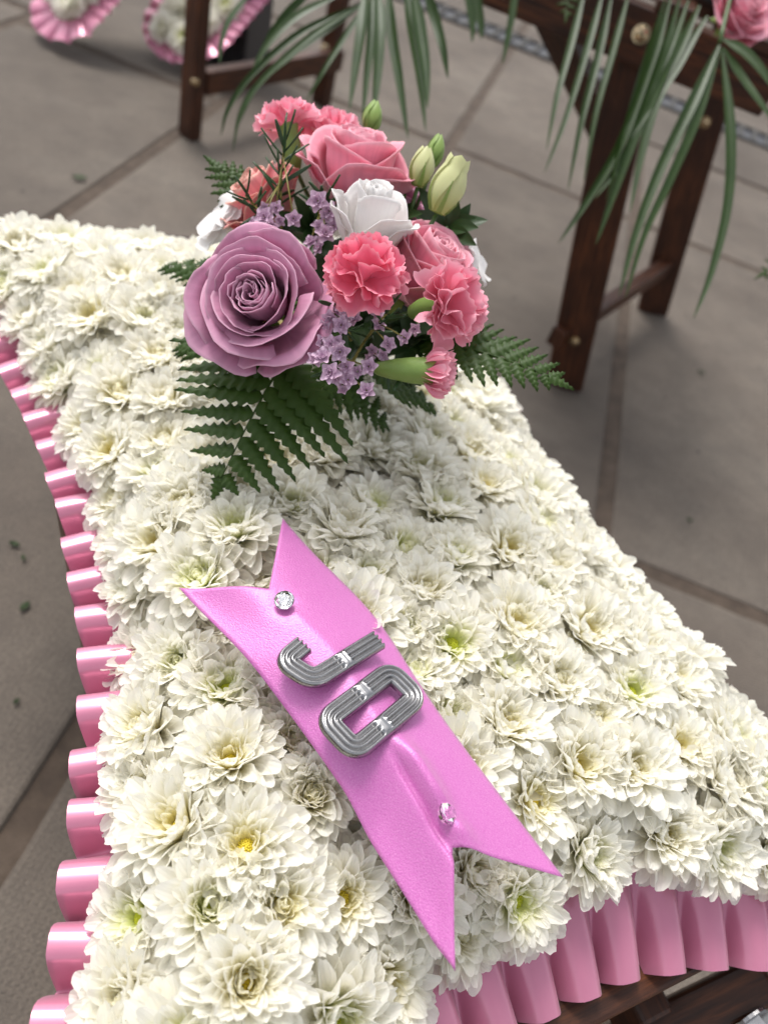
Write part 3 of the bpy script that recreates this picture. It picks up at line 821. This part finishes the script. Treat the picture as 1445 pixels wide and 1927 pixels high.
stock(882, 520, .560, CD(.8, .2, .3), 'white stock flower peeping out right of the pink rose', 2, n=3, R=.017)
stock(848, 440, .575, CD(.8, .4, .3), 'white ruffled stock flower below the cream buds', 3, n=2, R=.013)
stock(868, 470, .570, CD(.8, .3, .3), 'small white stock flower behind the pink rose', 4, n=2, R=.012)

# waxflower sprigs: little lavender double florets and needle leaves on thin stems
def floret(root, inv, P, axis, r, rr):
    V = []; F = []; T = []
    mm = inv @ frame(P, axis, rr.random()*6)
    for ly, (n, el, sc) in enumerate(((5, 8, 1.0), (5, 35, .74), (4, 62, .5))):
        for k in range(n):
            a = 2*pi*k/n+ly*.6+rr.gauss(0, .1); off = len(V); e = radians(el)+rr.gauss(0, .12)
            for j in range(5):
                v = j/4
                for i in range(5):
                    u = -1+2*i/4; x = r*sc*v*(1-.34*u*u); y = r*sc*.46*u*sin(pi*(.10+.72*v))**.8; z = r*.16*u*u*v
                    q = Vector(((x*cos(e)-z*sin(e)+.0005)*cos(a)-y*sin(a), (x*cos(e)-z*sin(e)+.0005)*sin(a)+y*cos(a), x*sin(e)+z*cos(e)))
                    V.append(mm @ q); T.append(v*.9)
            F += grid_faces(5, 5, off)
    return mk('floret', V, F, 'wax', root, tint=T)
def needle(root, inv, P, d, L, rr):
    d = d.normalized(); h = Vector((rr.gauss(0, 1), rr.gauss(0, 1), rr.gauss(0, 1))); x = d.cross(h).normalized(); z = x.cross(d)
    V = []
    for j in range(6):
        v = j/5; w_ = .0011*sin(pi*(.12+.80*v)); c = P+d*L*v+z*L*.10*v*v
        for u in (-1, 0, 1): V.append(inv @ (c+x*w_*u-z*(.0005 if u == 0 else 0)))
    o = mk('needle_leaf', V, grid_faces(3, 6), 'needle', root); md = o.modifiers.new('thickness', 'SOLIDIFY'); md.thickness = .0007
def sprig(base, tip, flo, needles, label, seed, nl=.018, nz0=.25):
    rr = random.Random(seed); B = PD(*base); Tp = PD(*tip)
    root = tag(empty('waxflower_sprig', B), label, 'waxflower', 'lavender waxflower sprigs in the spray'); inv = Matrix.Translation(-B)
    mid = (B+Tp)/2+CD(rr.uniform(-.3, .3), .2, .4)*.006
    path = bez(B, mid, Tp, 9); v, f = tube([inv @ p for p in path], [.0013-.0008*k/8 for k in range(9)], 6); mk('stem', v, f, 'stemy', root)
    dr_ = (Tp-B).normalized()
    for k in range(needles):
        t = nz0+(1-nz0)*k/max(1, needles-1); P = bez(B, mid, Tp, 101)[int(t*100)]
        a = k*2.4; sd_ = AX*cos(a)+AU*sin(a)*.5-FWD*sin(a)*.6
        needle(root, inv, P, sd_*1.0+dr_*(.55+.7*t), nl*rr.uniform(.75, 1.2), rr)
    for (px, py, d, r) in flo:
        P = PD(px, py, d); c = bez(B, mid, Tp, 11)[rr.randint(2, 8)]
        v, f = tube([inv @ q for q in (c, (c+P)/2-FWD*.002, P)], .0005, 5); mk('flower_stalk', v, f, 'stemy', root)
        floret(root, inv, P, CD(rr.gauss(0, .4), rr.gauss(.1, .4), 1), r*.86, rr)
        if rr.random() < .7: floret(root, inv, P+AX*rr.uniform(-.008, .008)+AU*rr.uniform(-.008, .008)+FWD*.005, CD(rr.gauss(0, .5), rr.gauss(.1, .5), 1), r*.70, rr)
sprig((530, 430, .540), (537, 262, .515), [(497, 408, .512, .0078), (520, 392, .520, .0062), (553, 412, .510, .0066), (480, 420, .52, .006)], 17, 'needle leaved waxflower sprig rising before the salmon rose', 1, .020)
sprig((505, 440, .545), (462, 368, .515), [(512, 425, .51, .006)], 9, 'short needle leaved sprig leaning out over the white stock', 2, .017)
sprig((600, 450, .545), (612, 368, .515), [(598, 378, .505, .0085), (620, 398, .508, .0075), (612, 440, .507, .0078), (600, 425, .512, .006), (628, 425, .51, .0062), (585, 455, .515, .006)], 9, 'waxflower sprig in the gap above the lavender rose', 3, .016)
sprig((660, 690, .530), (728, 590, .468), [(730, 648, .472, .0062), (762, 636, .475, .0058), (712, 612, .478, .006)], 12, 'needle leaved waxflower sprig with curved yellow stem below the coral carnation', 4, .017)
sprig((640, 640, .530), (610, 700, .470), [(608, 672, .458, .0078), (640, 662, .455, .0076), (622, 702, .456, .0078), (652, 690, .460, .006), (655, 715, .462, .0062), (690, 735, .462, .0068), (695, 690, .462, .0066), (632, 645, .462, .006), (605, 645, .464, .0058), (645, 735, .466, .0045)], 5, 'dense waxflower cluster hanging over the fern below the lavender rose', 5, .012)
sprig((660, 640, .530), (628, 575, .470), [(625, 600, .466, .0075), (642, 612, .460, .0068), (655, 578, .464, .007), (612, 618, .468, .0066), (668, 600, .472, .006), (637, 585, .47, .006)], 5, 'waxflower cluster between the lavender rose and the coral carnation', 6, .012)
sprig((690, 680, .530), (760, 715, .480), [(700, 660, .49, .005)], 14, 'needle leaved sprig lying below the half opened carnation bud', 7, .015)

# leatherleaf fern fronds
def pinna(root, P, d, nrm, L, W, rr, inv, lob=7):
    d = d.normalized(); x = nrm.cross(d).normalized(); n = d.cross(x)
    V = []; F = []; rows = lob*4+1
    droop = rr.uniform(.05, .16)
    for j in range(rows):
        v = j/(rows-1); f = (v*lob) % 1.0; env = (1-v)**.78*(.66+.34*sm(0, .18, v))*1.08
        cut = .46
        tooth = 1-cut*(f**1.6) if f > 0.02 else 1-cut*.9
        if v > .97: tooth = .6
        fr = tooth*env*W
        for u in (-1, -.5, 0, .5, 1):
            c = P+d*L*(v+abs(u)*.075*tooth)+x*fr*u+n*(L*(-droop*v*v)+.0010*(1-abs(u)*1.6)+ .0006*sin(f*6.28)*abs(u))
            V.append(inv @ c)
    mk('pinna', V, grid_faces(5, rows), 'fern', root)
def frond(base, tip, n, Lmax, Wmax, label, seed, nrm=None, bow=.010, start=0.04, ang=66, lens=None):
    rr = random.Random(seed); B, Tp = base, tip
    nrm = (nrm or UP); root = tag(empty('fern_frond', B), label, 'fern'); inv = Matrix.Translation(-B)
    mid = (B+Tp)/2+nrm*bow; N_ = 60; path = bez(B, mid, Tp, N_)
    v, f = tube([inv @ p for p in path[::5]+[path[-1]]], [.0011-.0008*k/12 for k in range(13)], 6); mk('rachis', v, f, 'fern', root)
    for k in range(n):
        t = start+(.97-start)*k/(n-1); i = int(t*(N_-1)); d = (path[min(i+1, N_-1)]-path[max(i-1, 0)]).normalized()
        sd_ = nrm.cross(d).normalized()
        L = Lmax*(1-t)**.62*(.88+.12*rr.random())+.008
        for s in (-1, 1):
            dd = sd_*s*sin(radians(ang))+d*cos(radians(ang))+nrm*rr.uniform(-.05, .12)
            pinna(root, path[i]+d*(.002*s), dd, (nrm+sd_*s*.12).normalized(), L*rr.uniform(.92, 1.06), Wmax*(.55+.45*(1-t)), rr, inv, lob=max(4, int(4+L*85)))
    pinna(root, path[-2], (path[-1]-path[-4]), nrm, .018, Wmax*.6, rr, inv, 5)
nf = (UP*.75+CD(0, 0, 1)*.5).normalized()
frond(PD(545, 660, .505), PX(418, 898, .532), 8, .072, .0135, 'large green fern frond lying over the chrysanthemums below the lavender rose', 1, nf, .012)
frond(PD(600, 670, .515), PX(722, 792, .530), 7, .030, 0.0088, 'short fern frond under the waxflower cluster', 2, nf, .010)
frond(PD(470, 520, .530), PX(318, 500, .535), 6, .030, 0.0095, 'small fern frond pointing out left of the lavender rose', 3, nf, .006, ang=50)
frond(PD(800, 640, .545), PD(1036, 710, .515), 9, .032, 0.0097, 'fern frond reaching out past the pink carnation over the paving', 4, (UP*.6+CD(0, .2, 1)).normalized(), .010, ang=48)
frond(PD(500, 400, .580), PD(416, 318, .575), 6, .022, 0.0088, 'fern tip showing behind the salmon rose', 5, CD(0, .3, 1), .004, ang=48)
frond(PD(700, 690, .520), PX(812, 765, .533), 6, .026, 0.0084, 'fern frond beneath the half opened carnation bud', 6, nf, .006, ang=45)
frond(PD(440, 640, .505), PX(345, 650, .536), 5, .032, 0.0095, 'fern tip under the lower petals of the lavender rose', 7, nf, .004, ang=45)

# dark leaves filling the heart of the spray, and the foam they stand in
fo = []
V = []
for j in range(9):
    th = pi*j/8
    for i in range(14):
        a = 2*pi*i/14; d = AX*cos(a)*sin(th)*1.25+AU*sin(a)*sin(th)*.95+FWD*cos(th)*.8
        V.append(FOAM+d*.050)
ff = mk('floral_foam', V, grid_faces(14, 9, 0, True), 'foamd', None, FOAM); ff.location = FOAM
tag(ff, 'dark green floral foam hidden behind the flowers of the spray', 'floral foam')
def leaf(root, inv, P, d, nrm, L, W, mat='dark'):
    d = d.normalized(); x = nrm.cross(d).normalized(); n = d.cross(x); V = []
    for j in range(9):
        v = j/8; w_ = W*sin(pi*v**.85)**.9+.0002
        for u in (-1, -.5, 0, .5, 1): V.append(inv @ (P+d*L*v+x*w_*u+n*(abs(u)*w_*.35-L*.18*v*v)))
    return mk('leaf', V, grid_faces(5, 9), mat, root)
rr = random.Random(77)
lv = [('beside the waxflower above the lavender rose', 590, 440), ('under the coral carnation', 680, 610), ('below the pink carnation', 780, 640), ('behind the white lisianthus', 730, 420), ('behind the lavender rose', 480, 620), ('at the foot of the cream buds', 840, 440)]
for k, (wh_, px, py) in enumerate(lv):
    B = PD(px, py, .560); root = tag(empty('leafy_sprig', B), 'dark green leafy sprig '+wh_, 'leaf sprig'); inv = Matrix.Translation(-B)
    out_d = (B-FOAM-FWD*.03).normalized()
    v, f = tube([inv @ FOAM, inv @ (FOAM.lerp(B, .6)-FWD*.01), Vector((0, 0, 0))-FWD*.012], .0014, 6); mk('stem', v, f, 'stem', root)
    for q in range(10):
        d = (AX*rr.gauss(0, .8)+AU*rr.gauss(0, .8)-FWD*rr.uniform(.1, .8)+out_d*.4)
        leaf(root, inv, B-FWD*.008*rr.random(), d, CD(rr.gauss(0, .4), rr.gauss(0, .4), 1), rr.uniform(.022, .036), rr.uniform(.005, .008))
rl = PD(700, 690, .52)

# ------------------------------------------------------------------ palm leaves hanging from the arrangement on the right stand
def palm(name_label, base, leaflets, seed, W=.0085):
    rr = random.Random(seed); B = PD(*base); root = tag(empty('palm_frond', B), name_label, 'palm leaf')
    for pts in leaflets:
        P = [PD(*p) for p in pts]; path = catmull(P, 22); V = []; w0 = W*rr.uniform(.82, 1.2); fold = rr.uniform(.25, .6); roll = rr.uniform(-.5, .5)
        for j, c in enumerate(path):
            v = j/21; d = (path[min(j+1, 21)]-path[max(j-1, 0)]).normalized()
            x = d.cross(-FWD).normalized(); n = x.cross(d)
            x, n = x*cos(roll)+n*sin(roll), n*cos(roll)-x*sin(roll)
            w_ = w0*(sm(-.12, .28, v))*(1-v**2.6)**.8+.0003
            for u in (-1, -.5, 0, .5, 1): V.append(c+x*w_*u*cos(fold*.6)+n*w_*fold*abs(u)-n*0.0)
        mk('leaflet', V, grid_faces(5, 22), 'palm', root, B)
    st = [PD(*base), PD(base[0]+14, base[1]-70, base[2]+.01), PD(base[0]+40, base[1]-160, base[2]+.06)]
    v, f = tube([p-B for p in bez(st[0], st[1], st[2], 8)], .0028, 7); mk('rachis', v, f, 'stem', root)
D1 = 1.02
palm('palm frond sweeping down towards the dark stand and the pink spray', (684, 4, D1), [
    [(682, 6, D1), (565, 62, D1-.02), (475, 140, D1-.03), (430, 205, D1-.03), (416, 255, D1-.02)],
    [(682, 8, D1), (590, 66, D1-.03), (505, 140, D1-.04), (456, 205, D1-.04), (438, 285, D1-.03)],
    [(684, 10, D1), (618, 60, D1-.02), (545, 112, D1-.03), (485, 165, D1-.03), (450, 235, D1-.02)],
    [(686, 12, D1), (650, 70, D1-.03), (612, 130, D1-.05), (575, 192, D1-.05)],
    [(640, -10, D1), (560, 30, D1-.02), (500, 90, D1-.03), (470, 150, D1-.03)],
    [(590, -20, D1), (545, 20, D1), (512, 62, D1), (485, 110, D1)],
    [(480, -20, D1), (438, 30, D1), (418, 80, D1), (414, 120, D1)]], 1, .0048)
palm('broad palm leaflets hanging straight down behind the pink rose', (706, -40, .98), [
    [(690, -20, .98), (684, 50, .96), (672, 125, .95), (658, 208, .94)],
    [(700, -25, .98), (698, 60, .96), (690, 140, .95), (682, 224, .94)],
    [(712, -25, .98), (714, 60, .96), (710, 140, .95), (702, 226, .94)],
    [(730, -25, .98), (738, 60, .97), (752, 150, .96), (768, 262, .95)],
    [(762, -25, .98), (775, 60, .97), (788, 140, .96), (801, 248, .95)],
    [(776, -25, .98), (790, 60, .97), (800, 130, .96), (804, 205, .95)],
    [(800, -25, .99), (818, 30, .99), (834, 90, .98), (843, 148, .98)]], 2, .0070)
palm('thin palm leaflet tips hanging before the drain', (905, -60, 1.1), [
    [(874, -40, 1.1), (884, 10, 1.1), (889, 50, 1.1), (888, 80, 1.1)],
    [(893, -40, 1.1), (900, 10, 1.1), (906, 50, 1.1), (906, 74, 1.1)],
    [(972, -40, 1.1), (965, 20, 1.1), (955, 75, 1.1), (945, 122, 1.1)]], 3, .0065)
palm('palm frond hanging across the wooden brace of the right stand', (1190, -30, 1.06), [
    [(1100, -20, 1.06), (1075, 80, 1.04), (1048, 180, 1.02), (1028, 282, 1.01)],
    [(1135, -20, 1.06), (1105, 90, 1.04), (1065, 220, 1.02), (1024, 325, 1.01)],
    [(1150, -10, 1.06), (1122, 110, 1.04), (1092, 230, 1.02), (1068, 358, 1.01)],
    [(1182, -10, 1.06), (1155, 90, 1.04), (1122, 210, 1.02), (1098, 340, 1.01)]], 4, .0050)
palm('long palm frond hanging down the front leg of the right stand', (1280, -20, 1.02), [
    [(1262, -10, 1.02), (1222, 120, 1.0), (1165, 270, .98), (1105, 375, .97), (1050, 458, .96)],
    [(1278, -5, 1.02), (1235, 130, 1.0), (1185, 270, .98), (1150, 370, .97), (1120, 460, .96)],
    [(1250, 0, 1.02), (1205, 140, 1.0), (1170, 260, .98), (1140, 380, .97)],
    [(1295, 0, 1.02), (1250, 130, 1.0), (1205, 240, .99), (1160, 320, .98), (1120, 372, .97)],
    [(1315, 10, 1.02), (1268, 110, 1.0), (1222, 200, .99), (1185, 262, .98)],
    [(1330, 30, 1.02), (1275, 120, 1.0), (1235, 190, .99), (1205, 300, .98), (1185, 400, .97)]], 5, .0068)
palm('palm frond with widely spread long leaflets beside the pink background rose', (1354, 80, .98), [
    [(1352, 84, .98), (1300, 195, .96), (1240, 320, .95), (1195, 440, .94), (1164, 556, .93)],
    [(1354, 90, .98), (1312, 215, .96), (1258, 340, .95), (1212, 440, .94), (1176, 560, .93)],
    [(1357, 92, .98), (1372, 240, .96), (1368, 380, .95), (1338, 510, .94), (1304, 600, .93)],
    [(1359, 90, .98), (1392, 145, .97), (1425, 190, .96), (1470, 250, .95)],
    [(1360, 74, .98), (1400, 100, .97), (1440, 145, .96), (1490, 220, .95)]], 6, .0066)
rose(PD(1400, 12, 1.02), CD(.28, .02, .9), .050, 24, 'pink', 'pink rose in the arrangement on the right stand, above the palm leaves', 40, closed=.2, roll=.8, target=Vector((.12, 1.62, .72)))
frond(PD(1075, -60, 1.10), PD(1066, 24, 1.07), 7, .026, .0060, 'grey green fern tip hanging over the right stand', 11, CD(0, .2, 1), .004)
frond(PD(1500, 480, 1.00), PD(1440, 512, .99), 5, .024, .0065, 'fern tip entering beside the right stand', 12, CD(0, .3, 1), .004)
# tray of foam they are stuck in, above on the right stand
o_ = Vector((0.10, 1.60, .69)); tr = tag(empty('flower_tray', o_), 'black plastic flower tray on the right stand holding the palm arrangement', 'flower tray')
V = []
for z, k in ((0, .9), (.004, .93), (.05, 1), (.05, .95), (.03, .93)):
    for (x, y) in ((-.2, -.12), (.2, -.12), (.2, .25), (-.2, .25)): V.append((x*k, y*k, z+.001))
mk('tray', V, grid_faces(4, 5, 0, True)+[(0, 3, 2, 1), (16, 17, 18, 19)], 'black', tr, smooth=False)

# ------------------------------------------------------------------ white tributes with pink frills standing behind at upper left
def tribute(foot, wid, hgt, depth_off, label, seed):
    rr = random.Random(seed); F0 = Vector(foot); root = tag(empty('letter_tribute', F0), label, 'flower tribute')
    lean = radians(52); fx = Vector((.93, -.36, 0)).normalized(); back = UP.cross(fx)
    up_ = UP*cos(lean)+back*sin(lean); nr = (fx.cross(up_)).normalized()
    if nr.y > 0: nr = -nr
    pts = []
    r = wid/2
    for k in range(25):
        a = pi+pi*k/24; pts.append((r*cos(a), r+r*.9*sin(a)))
    pts = [(-r, hgt), (-r, hgt*.66), (-r, r*1.8)]+pts+[(r, r*1.8), (r, hgt*.66), (r, hgt)]
    V = []
    for off in (0, -.04):
        for (x, y) in pts: V.append(fx*x+up_*(y+.03)+nr*off)
    n = len(pts); F = [tuple(range(n)), tuple(range(n, 2*n))[::-1]] + [(k, n+k, n+(k+1) % n, (k+1) % n) for k in range(n)]
    mk('foam_base', V, F, 'foam', root, smooth=False)
    sp_ = []
    for _ in range(900):
        x, y = rr.uniform(-r, r), rr.uniform(0, hgt)
        if y < r and (x/r)**2+((y-r)/(r*.9))**2 > .80: continue
        if abs(x) > r*.86: continue
        if all((a-x)**2+(c-y)**2 > .058**2 for a, c in sp_): sp_.append((x, y))
    for (x, y) in sp_:
        add_bloom(root, frame(fx*x+up_*(y+.03)+nr*.002, (nr+fx*x/r*.4-up_*.2*(1 if y < r*.6 else 0)+Vector((rr.gauss(0, .1),)*3)).normalized(), rr.random()*6), rr.uniform(1.35, 1.55), rr, .2)
    # frill
    e = [F0+fx*x+up_*(y+.03) for (x, y) in pts]
    NWf = 6; V = []; per = 10
    L = [0]
    for a, c in zip(e[:-1], e[1:]): L.append(L[-1]+(c-a).length)
    npl = round(L[-1]/.030); NL = npl*per+1
    for i in range(NL):
        l = L[-1]*i/(NL-1); k = 0
        while k < len(L)-2 and L[k+1] < l: k += 1
        t = (l-L[k])/max(1e-9, L[k+1]-L[k]); P = e[k].lerp(e[k+1], t); d = (e[min(k+1, len(e)-1)]-e[max(k-1, 0)]).normalized(); o = d.cross(nr).normalized()
        if o.dot(P-(F0+up_*(hgt*.6))) < 0 and P.z < F0.z+r: o = -o
        if P.z >= F0.z+r and o.dot(fx)*((P-F0).dot(fx)) < 0: o = -o
        ph = i/per; wv = abs(sin(pi*ph))**.7
        for j in range(NWf):
            w_ = j/(NWf-1); V.append(P+o*(.062*w_-.008)+nr*(.012*(wv-.3)*(.3+w_)-.006*w_)+d*sin(2*pi*ph)*-.004)
    mk('ruffle', V, [(i*NWf+j, (i+1)*NWf+j, (i+1)*NWf+j+1, i*NWf+j+1) for i in range(NL-1) for j in range(NWf-1)], 'satin', root, F0)
tribute(PX(308, 100, .035), .19, .40, 0, 'white chrysanthemum letter tribute with pink frill right behind the stand leg', 1)
tribute(PX(90, 58, .035), .12, .40, 0, 'white chrysanthemum letter tribute with pink frill, the one farther from the stand leg', 2)

# scraps of leaf dropped on the paving
rr = random.Random(8)
for k, (px, py, L) in enumerate(((48, 1143, .016), (28, 1026, .014), (45, 1052, .010), (150, 336, .030), (1318, 702, .016), (32, 1322, .009), (1296, 980, .012))):
    P = PX(px, py, .0025); V = []; a = rr.random()*6; d = Vector((cos(a), sin(a), 0)); x = Vector((-d.y, d.x, 0))
    for j in range(5):
        v = j/4-.5; w_ = L*.28*cos(v*2.7)
        for u in (-1, 0, 1): V.append(P+d*L*v+x*w_*u+UP*(.0035*abs(u)+.003*v*v+.001*rr.random()))
    o = mk('leaf_scrap', V, grid_faces(3, 5), 'foamd', None, P); o.location = P
    md = o.modifiers.new('thickness', 'SOLIDIFY'); md.thickness = .0006
    tag(o, 'tiny dark scrap of leaf dropped on the paving', 'leaf scrap', 'leaf scraps on the paving')
